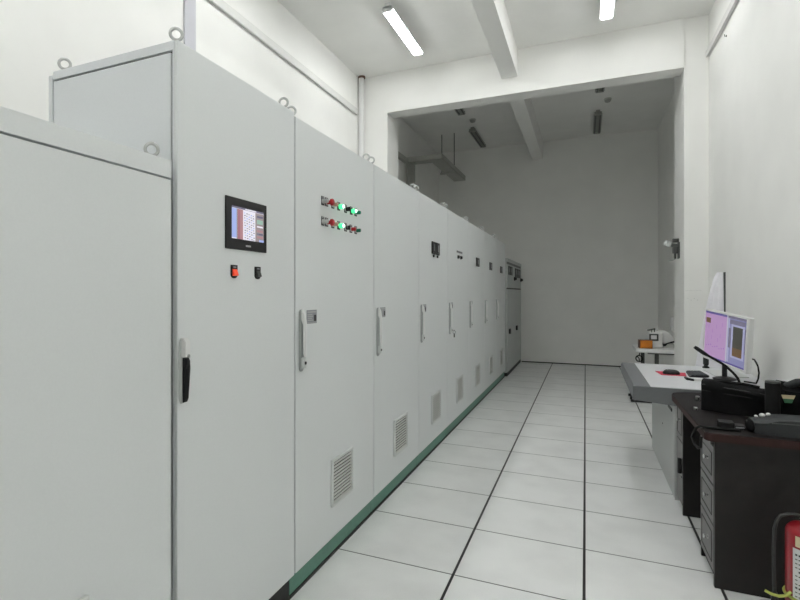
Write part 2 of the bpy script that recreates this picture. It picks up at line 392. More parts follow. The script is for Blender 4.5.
ROW1 = [(2.372, STEEL, 'push'), (2.415, RED, 'mushroom'), (2.488, BEIGE, 'push'), (2.560, GLOW, 'lamp'), (2.650, BLACK, 'select'), (2.728, GLOW, 'lamp'), (2.792, GREENOFF, 'push')]
ROW2 = [(2.372, STEEL, 'push'), (2.415, RED, 'mushroom'), (2.488, BEIGE, 'push'), (2.560, GLOW, 'lamp'), (2.650, BLACK, 'select'), (2.722, RED, 'push'), (2.792, GREENOFF, 'push')]
for zz, row in ((1.868, ROW1), (1.764, ROW2)):
    for y, m, k in row:
        b = button(c2, y, zz, m, k)
        b['label'] = {RED: 'red button', GLOW: 'lit green lamp', GREENOFF: 'green button', BEIGE: 'beige button', BLACK: 'black selector switch', STEEL: 'grey metal button'}[m]
        tag_plate(c2, y, zz)
swing_handle(c2, 2.142, 1.032, 1.322); nameplate(c2, 2.203, 2.306, 1.251, 1.317); grille(c2, 2.463, 2.735, .270, .520)

def meter(parent, y0, y1, z0, z1, m=PLATE, name='panel_meter'):
    p = obj(name, box(new(), XF, XF+.010, y0, y1, z0, z1, .003), BLACK, parent)
    rects('display', p, lambda u, v, l: (XF+.0102+l, y0+u*(y1-y0), z0+v*(z1-z0)), [(.46, .74, .25, .80, m), (.3, .5, .10, .14, PLATEW)], .0003)
    return p
c3 = cabinet(3.085, 4.07, 'plain tall light-grey cabinet between the push-button cabinet and the twin-meter cabinet', bolts=[(FB, 3.125, -1.3), (FB, 4.03, -1.1), (RB, 3.14, .4)])
c4 = cabinet(4.07, 5.04, 'tall light-grey cabinet with two black meters side by side', bolts=[(FB, 4.11, -1.3), (FB, 5.0, -1.2), (RB, 4.13, .4)])
c5 = cabinet(5.04, 6.046, 'tall light-grey cabinet with a small legend strip over two black buttons', bolts=[(FB, 5.08, -1.3), (FB, 6.006, -1.2)])
c6 = cabinet(6.046, 7.05, 'tall light-grey cabinet with one black meter, nearest of the three like it', bolts=[(FB, 6.086, -1.3), (FB, 7.01, -1.2)])
c7 = cabinet(7.05, 8.04, 'tall light-grey cabinet with one black meter, middle of the three like it', bolts=[(FB, 7.09, -1.3), (FB, 8.0, -1.2)])
c8 = cabinet(8.04, 9.05, 'farthest tall light-grey cabinet with one black meter, beside the low dark switchgear', bolts=[(FB, 8.08, -1.3)])
for c, y0, lab in ((c3, 3.085, 1), (c4, 4.07, 1), (c5, 5.04, 1), (c6, 6.046, 1), (c7, 7.05, 1), (c8, 8.04, 1)):
    swing_handle(c, y0+.055, .995, 1.305)
    nameplate(c, y0+.10, y0+.205, 1.240, 1.305)
    grille(c, y0+.365, y0+.66, .255, .510)
meter(c4, 4.445, 4.548, 1.742, 1.852); meter(c4, 4.575, 4.70, 1.742, 1.852)
for y in (4.50, 4.63): obj('meter_button', cyl(new(), (XF, y, 1.727), (XF+.012, y, 1.727), .012, 16), BLACK, c4)
lp = obj('legend_strip', box(new(), XF, XF+.003, 5.42, 5.69, 1.822, 1.846, .001), PLATE, c5)
rects('print', lp, lambda u, v, l: (XF+.0032+l, 5.42+u*.27, 1.822+v*.024), [(i*.14+.03, i*.14+.12, .25, .75, INK) for i in range(7)], .0003)
for y in (5.475, 5.61): obj('black_button', lathe(new(), [(.020, 0), (.020, .008), (.015, .012), (.015, .02)], (XF, y, 1.779), 'X', 20), BLACK, c5)
meter(c6, 6.47, 6.67, 1.73, 1.835); meter(c7, 7.46, 7.65, 1.722, 1.83); meter(c8, 8.47, 8.66, 1.715, 1.82)
k = obj('key', box(new(), XF+.036, XF+.058, 5.045+.052, 5.045+.062, 1.03, 1.037, .001), STEEL, c5)
bm = new(); torus(bm, (XF+.05, 5.10, 1.015), (0, 1, 0), .014, .0016, 20, 6); box(bm, XF+.044, XF+.056, 5.094, 5.098, .965, 1.004, .001)
obj('key_ring', bm, DARKMET, c5)

# low cabinet in front of the row
lc = thing('electrical_cabinet', 'lower light-grey cabinet in the left foreground, cut off by the photo edge', 'cabinet', (-1.52, .8, 0), CG)
obj('body', box(new(), -1.80, XF-.016, .30, 1.302, .10, 1.828, .002), CABEDGE, lc)
obj('top_band', box(new(), -1.80, XF, .30, 1.303, 1.772, 1.830, .0025), CAB, lc)
obj('door', box(new(), XF-.015, XF, .303, 1.301, .10, 1.766, .0025), CAB, lc)
obj('plinth', box(new(), -1.80, XF-.012, .30, 1.27, .022, .0985, .002), DARKGAP, lc)
obj('base_strip', box(new(), -1.79, XF-.006, .30, 1.27, 0, .022), DARKGAP, lc)
for by in (.36, 1.272): eye_bolt(lc, -1.275, by, 1.828, -.75)
grille(lc, .700, .985, .335, .592)

# far switchgear
XS = -1.19
def switchgear(y0, y1, label):
    c = thing('switchgear_cabinet', label, 'cabinet', (-1.5, (y0+y1)/2, 0), 'dark grey switchgear at the far end')
    obj('body', box(new(), -1.80, XS-.014, y0+.003, y1-.003, .06, 1.93, .002), SWG, c)
    obj('base', box(new(), -1.79, XS-.004, y0+.003, y1-.003, 0, .06, .002), DARKGAP, c)
    obj('door', box(new(), XS-.014, XS, y0+.006, y1-.006, .065, 1.462, .003), SWG, c)
    obj('dark_strip', box(new(), XS-.014, XS-.002, y0+.006, y1-.006, 1.466, 1.488), DARKGAP, c)  # dark strip between door and instrument panel
    obj('instrument_panel', box(new(), XS-.014, XS, y0+.006, y1-.006, 1.492, 1.888, .003), SWG, c)
    bm = new(); box(bm, -1.80, XS+.006, y0+.003, y1-.003, 1.93, 1.985, .003)
    obj('top_trim', bm, SWG, c)
    obj('vent_slot', box(new(), XS-.012, XS-.004, y0+.006, y1-.006, 1.890, 1.929), DARKMET, c)
    return c
s1 = switchgear(9.075, 10.07, 'nearer grey switchgear cabinet past the tall cabinets, with two dark meters')
s2 = switchgear(10.075, 11.10, 'farther grey switchgear cabinet against the back wall, with three dark meters')
def smeter(c, y0, y1, z0, z1):
    p = obj('panel_meter', box(new(), XS, XS+.012, y0, y1, z0, z1, .003), BLACK, c)
    rects('display', p, lambda u, v, l: (XS+.0122+l, y0+u*(y1-y0), z0+v*(z1-z0)), [(.35, .65, .35, .80, PLATE)], .0003)
smeter(s1, 9.19, 9.38, 1.71, 1.86); smeter(s1, 9.45, 9.68, 1.71, 1.86)
for a, b in ((10.10, 10.36), (10.40, 10.62), (10.66, 10.92)): smeter(s2, a, b, 1.69, 1.86)
for c, y in ((s1, 9.98), (s2, 11.0)):
    obj('rotary_knob', lathe(new(), [(.035, 0), (.035, .02), (.024, .026), (.024, .045), (.018, .05)], (XS, y, 1.66), 'X', 20), BLACK, c)
for c, y in ((s1, 9.30), (s2, 10.28)):
    bm = new(); box(bm, XS, XS+.03, y-.05, y+.05, .70, .79, .01); obj('door_latch', bm, BLACK, c)

# ---------------------------------------------------------------- ceiling lights
LG = 'twin-tube ceiling lights'
def lamp(x, y0, lit, label):
    l = thing('ceiling_light', label, 'ceiling light', (x, y0+.55, ZC), LG); L = 1.12
    fm = FITW if lit else FITG
    bm = new(); prism(bm, [(x-.03, ZC), (x-.03, ZC-.03), (x-.064, ZC-.070), (x-.064, ZC-.074), (x-.060, ZC-.074), (x-.03, ZC-.052), (x+.03, ZC-.052), (x+.060, ZC-.074), (x+.064, ZC-.074), (x+.064, ZC-.070), (x+.03, ZC-.03), (x+.03, ZC)], y0, y0+L, 'Y')
    obj('batten', bm, fm, l)
    for s in (-1, 1):
        xx = x+s*.037
        obj('tube', cyl(new(), (xx, y0+.022, ZC-.074), (xx, y0+L-.022, ZC-.074), .0135, 14), TUBE if lit else TUBEOFF, l)
    for yy in (y0, y0+L-.02):
        bm = new(); box(bm, x-.056, x+.056, yy, yy+.02, ZC-.092, ZC-.03, .006); obj('tube_holder', bm, fm, l)
LB = {5.13: ('lit ceiling light left of the beam, the only one fully in view', 'lit ceiling light right of the beam, cut by the top photo edge')}
lamp(-1.88, 5.13, True, LB[5.13][0]); lamp(.205, 5.16, True, LB[5.13][1])
lamp(-1.86, 7.52, False, 'unlit ceiling light just behind the cross beam, left of the ceiling rib')
lamp(-1.88, 9.62, False, 'unlit ceiling light deep in the back bay, left of the ceiling rib')
lamp(.19, 7.40, False, 'unlit ceiling light just behind the cross beam, right of the ceiling rib')
lamp(.19, 9.58, False, 'unlit ceiling light deep in the back bay, right of the ceiling rib')
for y, w in ((2.95, 'over the middle of the near bay'), (.75, 'above the photographer'), (-1.45, 'over the near end of the room')):  # unseen lamps continuing the rows, added for the room's lighting
    lamp(-1.88, y, True, 'unseen lit ceiling light %s, on the cabinet side' % w); lamp(.205, y, True, 'unseen lit ceiling light %s, on the desk side' % w)
def detector(x, y, label):
    d = thing('smoke_detector', label, 'smoke detector', (x, y, ZC), 'smoke detectors on the back ceiling')
    obj('base', lathe(new(), [(.055, 0), (.055, -.014), (.048, -.018)], (x, y, ZC), 'Z', 24), LOUVRE, d)
    obj('head', lathe(new(), [(.046, -.018), (.046, -.036), (.034, -.052), (.012, -.056)], (x, y, ZC), 'Z', 24), FITG, d)
detector(-1.79, 9.2, 'small round smoke detector on the back ceiling, left of the rib')
detector(.315, 9.1, 'small round smoke detector on the back ceiling, right of the rib')

# ---------------------------------------------------------------- cable tray
t = thing('cable_tray', 'grey metal cable tray hung on rods in the back bay, dropping at the left wall', 'cable tray', (-2.6, 9.2, 3.7))
bm = new()
box(bm, -2.87, -2.73, 8.86, 8.875, 2.0, 3.78); box(bm, -2.87, -2.858, 8.80, 8.875, 2.0, 3.78); box(bm, -2.742, -2.73, 8.80, 8.875, 2.0, 3.78)
obj('drop_section', bm, GALV, t)
bm = new(); z0 = 3.70
box(bm, -2.85, -2.23, 8.80, 9.02, z0, z0+.008); box(bm, -2.85, -2.23, 8.80, 8.808, z0, z0+.09); box(bm, -2.85, -2.46, 9.012, 9.02, z0, z0+.09)
obj('cross_section', bm, GALV, t)
bm = new()
box(bm, -2.46, -2.23, 9.0, 10.72, z0, z0+.008); box(bm, -2.238, -2.23, 8.80, 10.72, z0, z0+.09); box(bm, -2.46, -2.452, 9.012, 10.72, z0, z0+.09); box(bm, -2.46, -2.23, 10.712, 10.72, z0, z0+.09)
obj('long_section', bm, GALV, t)
obj('hanger_bar', box(new(), -2.53, -2.25, 9.83, 9.87, z0-.035, z0, .002), GALV, t)
for x in (-2.50, -2.27): obj('hanger_rod', cyl(new(), (x if x < -2.4 else -2.262, 9.85, z0-.03), (x if x < -2.4 else -2.262, 9.85, ZC), .007, 8), DARKMET, t)
t = thing('cable_trunking', 'thin dark trunking along the left wall behind the left pillar', 'trunking', (XL, 8.1, 3.72))
obj('channel', box(new(), XL, XL+.06, 7.27, 8.80, 3.68, 3.76, .004), GALV, t)
obj('cover', box(new(), XL+.06, XL+.068, 7.27, 8.80, 3.677, 3.763, .003), GALV, t)

# ---------------------------------------------------------------- small wall things
t = thing('wall_fixture', 'small grey metal fixture with a round head on the right pillar', 'fixture', (.99, 7.15, 1.9))
obj('back_plate', box(new(), .978, .99, 7.08, 7.19, 1.80, 1.99, .004), DARKMET, t)
bm = new(); cyl(bm, (.98, 7.14, 1.95), (.90, 7.14, 1.965), .022, 16); box(bm, .925, .982, 7.11, 7.17, 1.86, 1.945, .012); cyl(bm, (.95, 7.14, 1.87), (.95, 7.14, 1.80), .013, 12)
obj('arm', bm, DARKMET, t)
bm = new(); blob(bm, (.885, 7.14, 1.972), .034, .034, .034); cyl(bm, (.885, 7.14, 1.972), (.85, 7.12, 1.99), .026, 16, .030)
obj('head', bm, HANDLE, t)
obj('top_tab', box(new(), .925, .985, 7.11, 7.17, 1.99, 2.035, .006), DARKMET, t)
obj('lower_lever', tube(new(), [(.952, 7.14, 1.80), (.93, 7.13, 1.785), (.885, 7.12, 1.775)], .007, 8), STEEL, t)
t = thing('wall_switch', 'small white switch box on the right wall beyond the pillar', 'switch', (XR, 9.35, .92))
obj('back_box', box(new(), XR-.035, XR, 9.27, 9.43, .82, 1.03, .006), WPLAST, t)
obj('rocker', box(new(), XR-.042, XR-.033, 9.31, 9.39, .88, .97, .003), WPLAST, t)
HZ = 3.845
t = thing('wall_hook', 'tiny dark hook high on the right wall near the trunking', 'hook', (XR, 6.02, HZ))
obj('plate', lathe(new(), [(.010, 0), (.010, -.004), (.006, -.006)], (XR, 6.02, HZ), 'X', 14), DARKMET, t)
obj('stem', tube(new(), [(XR-.008, 6.02, HZ), (XR-.014, 6.02, HZ-.005), (XR-.018, 6.02, HZ+.016)], .0035, 8), DARKMET, t)

rects('pencil_mark', None, lambda u, v, l: (u, 6.7995-l, v), [(1.005+.0135*i, 1.012+.0135*i, 1.425+.003*(i % 2), 1.4285+.003*(i % 2), PENCIL) for i in range(11)]+[(1.02+.03*i, 1.03+.03*i, 1.34-.02*(i % 2), 1.344-.02*(i % 2), PENCIL) for i in range(4)], .0002)['kind'] = 'structure'
# white sheet hanging from a hook behind the monitor
sh = thing('hanging_sheet', 'white sheet hanging from the right wall behind the monitor', 'sheet', (XR, 6.2, .4))
bm = new(); NZ, NA = 26, 40; rings = []
for i in range(NZ+1):
    f = i/NZ; z = 1.60-1.15*f
    wy = .040+.10*f**.8; wx = .040+.155*f**.62
    ring = []
    for k in range(NA+1):
        a = PI*k/NA
        fold = 1+(.07+.16*f)*math.sin(9*a+1.3*f)+.05*math.sin(17*a+2)
        ring.append(bm.verts.new((XR-.012-math.sin(a)*wx*fold, 6.09+.055*f+.045-math.cos(a)*wy*(1 if abs(a-PI/2) > 1.4 else fold*.5+.5), z)))
    rings.append(ring)
for A, B in zip(rings, rings[1:]):
    for k in range(NA): bm.faces.new((A[k], A[k+1], B[k+1], B[k]))
    bm.faces.new((A[NA], A[0], B[0], B[NA]))
bm.faces.new(rings[0]); bm.faces.new(rings[-1][::-1])
obj('sheet', bm, SHEET, sh)
obj('sheet_gap_shadow', box(new(), XR-.012, XR, 6.06, 6.20, .47, 1.60, .002), DARKMET, sh)['label'] = 'dark strip for the shadow against the wall'  # dark strip standing in for the shadow gap beside the sheet

# ---------------------------------------------------------------- dark desk
D0, D1, ZT = 2.90, 4.05, .75
d = thing('office_desk', 'dark espresso wooden office desk with drawers in the right foreground', 'desk', (.88, 3.5, 0))
def arc(cx, cy, r, a0, a1, n=7): return [(cx+r*math.cos(a0+(a1-a0)*i/n), cy+r*math.sin(a0+(a1-a0)*i/n)) for i in range(n+1)]
top = [(1.20, D0), (1.20, D1)]+arc(.505+.13, D1-.13, .13, PI/2, PI, 9)+arc(.505+.035, D0+.035, .035, PI, 1.5*PI, 4)
bm = new(); prism(bm, top, ZT-.038, ZT, 'Z', .004)
o = obj('desk_top', bm, [WOODTOP, WOODEDGE], d)
for p in o.data.polygons:
    if abs(p.normal.z) < .5 : p.material_index = 1
XD = .557
obj('side_panel', box(new(), XD, 1.20, 2.98, 3.005, 0, ZT-.0385, .002), WOOD, d)['label'] = 'dark side panel facing the camera'
obj('side_panel', box(new(), XD, 1.20, 3.865, 3.885, 0, ZT-.0385, .002), WOOD, d)
obj('back_panel', box(new(), 1.17, 1.20, 3.005, 3.865, .1, ZT-.0385, .002), WOOD, d)
obj('pedestal', box(new(), XD+.022, 1.16, 3.006, 3.315, .05, .705, .002), WOOD, d)
obj('pedestal_side', box(new(), XD+.004, 1.16, 3.316, 3.334, 0, .705, .002), WOOD, d)
obj('far_pedestal', box(new(), XD+.022, 1.16, 3.886, 4.12, .04, .705, .002), WOOD, d)
def knob(parent, x, y, z):
    bm = new(); lathe(bm, [(.011, 0), (.009, -.002), (.0045, -.004), (.0045, -.010), (.009, -.012), (.012, -.016), (.009, -.020), (.003, -.021)], (x, y, z), 'X', 20)
    k = obj('knob', bm, CHROME, parent); k['label'] = 'chrome knob'
    return k
def drawer(y0, y1, z0, z1):
    f = obj('drawer', box(new(), XD, XD+.022, y0, y1, z0, z1, .003), DRAWER, d)
    # routed panel line
    bm = new(); m = .035
    box(bm, XD-.002, XD+.001, y0+m, y1-m, z0+m, z0+m+.004); box(bm, XD-.002, XD+.001, y0+m, y1-m, z1-m-.004, z1-m)
    box(bm, XD-.002, XD+.001, y0+m, y0+m+.004, z0+m, z1-m); box(bm, XD-.002, XD+.001, y1-m-.004, y1-m, z0+m, z1-m)
    obj('groove_frame', bm, WOOD, f)
    knob(f, XD, (y0+y1)/2-.03, (z0+z1)/2+.012)
drawer(3.008, 3.314, .478, .660); drawer(3.008, 3.314, .286, .470); drawer(3.008, 3.314, .060, .278)
obj('apron', box(new(), XD-.012, XD+.012, 3.008, 3.862, .672, .7115, .003), DRAWER, d)
drawer(3.888, 4.118, .450, .690)
f = obj('door', box(new(), XD, XD+.022, 3.888, 4.118, .05, .442, .003), DRAWER, d)
bm = new(); box(bm, XD-.022, XD, 3.905, 3.935, .25, .345, .006); obj('pull', bm, BLACK, f)
obj('latch', blob(new(), (XD-.004, 3.925, .225), .006, .008, .008, 10), CHROME, f)

# cable looped over the desk corner
bm = new()
tube(bm, [(.66, 2.99, .757), (.60, 2.985, .757), (.54, 2.99, .758), (.505, 3.005, .757), (.492, 3.02, .745), (.483, 3.045, .715), (.480, 3.07, .685), (.484, 3.03, .662), (.492, 2.985, .655), (.497, 2.955, .668), (.496, 2.945, .695), (.4985, 2.95, .72)], .0065, 10)
tag(obj('cable', bm, BLACKM), 'black cable looped over the near corner of the dark desk', 'cable')

# ---------------------------------------------------------------- console desk
c = thing('control_console', 'grey and white control console desk between the dark desk and the pillar', 'console', (.8, 4.85, 0))
K0, K1 = 4.165, 5.52
bm = new(); box(bm, .412, 1.20, K0+.02, K1, .700, .750, .002); obj('work_surface', bm, CONTOP, c)['label'] = 'white work surface'
bm = new(); prism(bm, [(.302, .735), (.312, .750), (.4115, .7505), (.4115, .66), (.312, .648), (.302, .66)], K0+.004, K1, 'Y', .002)
obj('arm_edge', bm, CONGREY, c)['label'] = 'grey padded edge along the aisle'
bm = new(); prism(bm, [(.302, .7495), (1.20, .7495), (1.20, .615), (.56, .632), (.302, .655)], K0-.016, K0+.004, 'Y', .003)
obj('end_fascia', bm, CONGREY, c)['label'] = 'dark grey end fascia'
obj('cabinet_side', box(new(), .55, .572, 4.185, 5.478, 0, .645, .003), CONSIDE, c)
obj('cabinet_body', box(new(), .573, 1.19, 4.19, 5.47, .03, .66, .003), CONSIDE, c)
obj('end_post', box(new(), .548, .60, 4.135, 4.150, 0, .61, .003), CONSIDE, c)
bm = new(); box(bm, .545, .55, 4.26, 4.44, .572, .592); obj('side_slot', bm, BLACK, c)
for y, z in ((5.1, .49), (4.75, .38)): obj('screw', cyl(new(), (.55, y, z), (.546, y, z), .006, 10), DARKMET, c)

# monitor
mo = thing('computer_monitor', 'white-framed computer monitor with a violet screen on the console', 'monitor', (.93, 4.65, .75))
C0 = Vector((.929, 4.654, 1.065)); yaw, rol = -1.27, -.094
Rm = Matrix.Rotation(yaw, 3, 'Z') @ Matrix.Rotation(-rol, 3, 'Y')
def MP(a, b, l): return C0+Rm @ Vector((a, -l, b))
def mbox(a0, a1, b0, b1, l0, l1, bev=.003):
    bm = new(); box(bm, a0, a1, -l1, -l0, b0, b1, bev)
    for v in bm.verts: v.co = C0+Rm @ v.co
    return bm
SW, SH = .255, .177
obj('housing', mbox(-SW-.013, SW+.026, -SH-.020, SH+.013, -.030, .0, .006), WPLAST, mo)
bz = new()
for q in ((-SW-.013, SW+.026, SH, SH+.013), (-SW-.013, SW+.026, -SH-.020, -SH), (-SW-.013, -SW, -SH, SH), (SW, SW+.026, -SH, SH)):
    box(bz, q[0], q[1], -.006, 0, q[2], q[3], .0015)
for v in bz.verts: v.co = C0+Rm @ v.co
obj('bezel', bz, WPLAST, mo)
it = [(0, .545, 0, 1, S_PUR), (.545, .575, 0, 1, S_EDGE), (.575, 1, 0, 1, S_BLU), (0, .545, .955, 1, S_BAR), (0, 1, 0, .03, S_BAR), (.575, 1, .95, 1, S_DK),
      (.02, .14, .75, .86, S_BRN), (.60, .97, .84, .93, S_DK), (.58, .62, .05, .95, S_BLUL), (.66, .96, .16, .84, S_BLUL), (.70, .92, .20, .80, S_OLV), (.70, .92, .20, .37, S_BRN), (.965, .99, .30, .80, S_DK), (.60, .66, .35, .75, S_DK)]
for i in range(9): it.append((.05+.055*i, .05+.055*i+.02, .24+.015*(i % 3), .26+.02*(i % 3), S_PURD))
for i, (u, v) in enumerate(((.1, .62), (.2, .55), (.3, .66), (.4, .48), (.18, .4), (.34, .38), (.44, .72))): it.append((u, u+.006, v, v+.09, S_PURD))
rects('screen', mo, lambda u, v, l: MP(-SW+2*SW*u, -SH+2*SH*v, .001+l), it, .0003)
nk = MP(-.085, -.05, -.050)
bm = new(); cyl(bm, (nk.x, nk.y, .757), (nk.x, nk.y, nk.z), .017, 16); cyl(bm, MP(-.085, -.05, -.055), MP(-.085, -.05, -.029), .03, 16); obj('stand_neck', bm, BLACK, mo)
bm = new(); lathe(bm, [(.075, 0), (.075, .008), (.06, .014), (.03, .022)], (nk.x, nk.y, .751), 'Z', 28); obj('stand_base', bm, BLACK, mo)
bm = new(); tube(bm, [(1.02, 4.62, .93), (1.06, 4.60, .935), (1.10, 4.62, .922), (1.10, 4.575, .905), (1.10, 4.534, .885), (1.10, 4.511, .842), (1.10, 4.530, .797), (1.10, 4.575, .760), (1.08, 4.62, .757), (1.05, 4.66, .757)], .0055, 8)
tag(obj('monitor_cable', bm, BLACKM), 'black cable arching behind the right edge of the monitor', 'cable')

# things on the console
tag(obj('mouse_mat', prism(new(), [(.545, 4.80), (.715, 4.80), (.735, 4.99), (.525, 5.01)], .7505, .7535, 'Z', .001), REDPAD), 'thin red mouse mat on the white console top', 'mouse mat')
mm = thing('computer_mouse', 'black computer mouse on the red mat', 'mouse', (.62, 4.92, .754))
bm = new(); blob(bm, (.622, 4.865, .757), .060, .036, .034, 20, .8)
for v in bm.verts: v.co.z = max(v.co.z, .754)
obj('shell', bm, BLACK, mm)
obj('wheel', cyl(new(), (.588, 4.860, .782), (.588, 4.870, .782), .008, 14), DARKMET, mm)
kb = thing('keyboard', 'small black keyboard on the console beside the mouse', 'keyboard', (.76, 4.9, .75))
KP = [(.745, 5.02), (.850, 5.05), (.862, 4.80), (.722, 4.70)]
obj('base', prism(new(), KP, .7505, .768, 'Z', .003), BLACK, kb)
def lerp4(u, v):
    a = Vector(KP[3]).lerp(Vector(KP[2]), u); b = Vector(KP[0]).lerp(Vector(KP[1]), u); return a.lerp(b, v)
KEY = mat('keycap_slate', (.035, .045, .055), .5, noise=.1, nscale=60)
for r in range(4):
    for q in range(9):
        P = [lerp4(.06+(r+a)*.22, .05+(q+b)*.1) for a, b in ((.08, .08), (.92, .08), (.92, .9), (.08, .9))]
        obj('key', prism(new(), [tuple(p) for p in P], .7665, .7725, 'Z', .0006), KEY, kb)
kw = thing('wrist_rest', 'flat white tray with a black end lying in front of the black keyboard', 'tray', (.76, 4.67, .75))
obj('pad', prism(new(), [(.700, 4.675)]+[(.80, 4.675), (.80, 4.575)]+arc(.735, 4.61, .035, 1.5*PI, PI, 4), .7505, .764, 'Z', .003), WPLAST, kw)
obj('end_cap', prism(new(), [(.682, 4.680), (.699, 4.680), (.699, 4.620), (.730, 4.573), (.722, 4.562), (.684, 4.60)], .7505, .766, 'Z', .002), BLACK, kw)
pp = [(.77, 4.76), (.98, 4.78), (1.0, 4.50), (.79, 4.48)]
tag(obj('paper_stack', prism(new(), [(.90, 5.25), (1.12, 5.27), (1.135, 4.90), (.92, 4.88)], .7505, .757, 'Z'), LABELW), 'white papers lying under the monitor on the console', 'papers')
sp_ = thing('desk_speaker', 'small black upright speaker at the back of the console, left of the monitor', 'speaker', (.95, 5.42, .75))
obj('body', box(new(), .930, .968, 5.39, 5.44, .775, .888, .010), BLACK, sp_)
obj('foot', lathe(new(), [(.026, 0), (.026, .010), (.016, .016), (.014, .03)], (.949, 5.415, .7505), 'Z', 20), BLACK, sp_)
obj('grille', box(new(), .935, .963, 5.384, 5.391, .79, .875, .002), GREYCLOTH, sp_)

# gooseneck microphone
mi = thing('gooseneck_microphone', 'black gooseneck microphone rising from behind the black bag', 'microphone', (.92, 4.26, .75))
obj('base', lathe(new(), [(.05, 0), (.05, .018), (.038, .026), (.014, .030), (.012, .045)], (.941, 4.28, .7505), 'Z', 24), BLACK, mi)
MICPTS = [(.941, 4.28, .78), (.938, 4.28, .80), (.930, 4.28, .825), (.915, 4.28, .848), (.891, 4.28, .876), (.866, 4.28, .902), (.841, 4.28, .922), (.802, 4.28, .947), (.756, 4.28, .975)]
obj('neck', tube(new(), MICPTS, .0080, 12), BLACKM, mi)
obj('head', tube(new(), [(.760, 4.28, .9725), (.735, 4.28, .989), (.700, 4.28, 1.016), (.684, 4.28, 1.028)], [.010, .013, .013, .010], 14), BLACK, mi)

# ---------------------------------------------------------------- things on the dark desk
bg = thing('black_bag', 'long soft black bag lying across the dark desk', 'bag', (.78, 3.45, .75))
bm = new(); bmesh.ops.create_cube(bm, size=1); bmesh.ops.subdivide_edges(bm, edges=bm.edges[:], cuts=9, use_grid_fill=True)
def bagp(v):
    x, y, z = v; sx = .5*math.copysign(abs(2*x)**1, x)
    puff = 1-.22*abs(2*x)**6
    w = Vector((x*.285, y*.17*puff+.012*math.sin(x*9+z*3), (z+.5)*(.162-.012*abs(2*y)**4-.006*math.sin(5*x)-.02*(x+.5))))
    if z > .45: w.y *= .86
    return w
for v in bm.verts: v.co = bagp(v.co)
Rz = Matrix.Rotation(-.30, 3, 'Z')
for v in bm.verts: v.co = Rz @ v.co+Vector((.740, 3.485, .7505))
obj('bag_body', bm, CLOTH, bg)
def bagq(x, y, z): return Rz @ Vector((x, y, z))+Vector((.740, 3.485, .7505))
obj('zip', tube(new(), [bagq(-.14+.035*i, -.078, .145-.003*i) for i in range(9)], .003, 6), BLACK, bg)
obj('seam', tube(new(), [bagq(-.135+.04*i, -.0865-.003*math.sin(i), .112-.003*i) for i in range(7)], .0035, 6), BLACKM, bg)
obj('strap', tube(new(), [bagq(-.11, -.02, .15), bagq(-.04, -.03, .163), bagq(.04, -.02, .158), bagq(.11, -.01, .146)], .008, 8), BLACKM, bg)

cu = thing('black_tumbler', 'tall black cylindrical tumbler standing in front of the black bag', 'cup', (.858, 3.22, .75))
cxy = (.836, 3.205, .7505)
obj('body', lathe(new(), [(.028, 0), (.0305, .004), (.0310, .10), (.0312, .205), (.030, .209)], cxy, 'Z', 32), BLACKM, cu)
obj('lid', lathe(new(), [(.0302, .207), (.0312, .210), (.030, .217), (.024, .219)], cxy, 'Z', 32), DARKMET, cu)

fb = thing('black_adapter', 'flat black power adapter lying near the front edge of the dark desk', 'adapter', (.63, 3.05, .75))
bm = new(); box(bm, -.032, .030, -.035, .035, 0, .030, .004)
o = obj('block', bm, BLACK, fb)
o2 = obj('flat_case', box(new(), .031, .072, -.030, .030, 0, .018, .003), BLACK, fb)
o3 = obj('label_strip', box(new(), .034, .069, -.0308, -.0296, .006, .013, .0005, 1), PLATE, fb)
for q in (o, o2, o3): q.matrix_parent_inverse = Matrix()
fb.location = (.618, 3.065, .7505); fb.rotation_euler = (0, 0, -.06)

pc = thing('pencil_case', 'charcoal fabric zip case lying along the near edge of the dark desk', 'case', (.9, 3.03, .75))
bm = new(); bmesh.ops.create_cube(bm, size=1); bmesh.ops.subdivide_edges(bm, edges=bm.edges[:], cuts=9, use_grid_fill=True)
for v in bm.verts:
    x, y, z = v.co; k = 1-.25*abs(2*x)**8
    X = .925+x*.43; t = min(1, max(0, (X-.755)/.06)); t = t*t*(3-2*t)
    v.co = Vector((X, 3.035+y*.15*k+.004*math.sin(x*12), .7505+(z+.5)*(.064+.020*t-.010*abs(2*y)**3)*(1-.12*abs(2*x)**10)))
obj('case_body', bm, GREYCLOTH, pc)
obj('zip', tube(new(), [(.77+.045*i, 2.9585-.003*math.sin(i*.9), .808+.002*math.sin(i*.8)) for i in range(8)], .0022, 6), DARKMET, pc)
bm = new(); blob(bm, (.705, 3.03, .776), .014, .055, .025, 14, .8); obj('end_flap', bm, CLOTH, pc)

bb = thing('black_backpack', 'slumped black backpack with a cream and green tag at the right photo edge', 'backpack', (1.07, 3.30, .75))
bm = new(); bmesh.ops.create_cube(bm, size=1); bmesh.ops.subdivide_edges(bm, edges=bm.edges[:], cuts=11, use_grid_fill=True)
for v in bm.verts:
    p = v.co.copy(); L = p.length or 1; m_ = max(abs(p.x), abs(p.y), abs(p.z)); p = p*(1-.45*(1-m_/L))
    x = p.x*.34; y = p.y*.22; z = (p.z+.42)*(.225+.02*math.sin(p.x*7)+.018*math.cos(p.y*9))
    v.co = Vector((1.035+x, 3.345+y+.006*math.sin(z*30), .7505+max(0, z)))
obj('pack_body', bm, CLOTH, bb)
bm = new(); tube(bm, [(.905, 3.33, .90), (.92, 3.31, .935), (.955, 3.29, .955), (1.01, 3.28, .962), (1.07, 3.29, .955)], [.012, .016, .02, .02, .016], 10); obj('carry_strap', bm, GREYCLOTH, bb)
def tagp(bm, z0, z1, w0, w1): prism(bm, [(.902-w0, z0), (.902+w0, z0), (.902+w1, z1), (.902-w1, z1)], 3.222, 3.2265, 'Y')
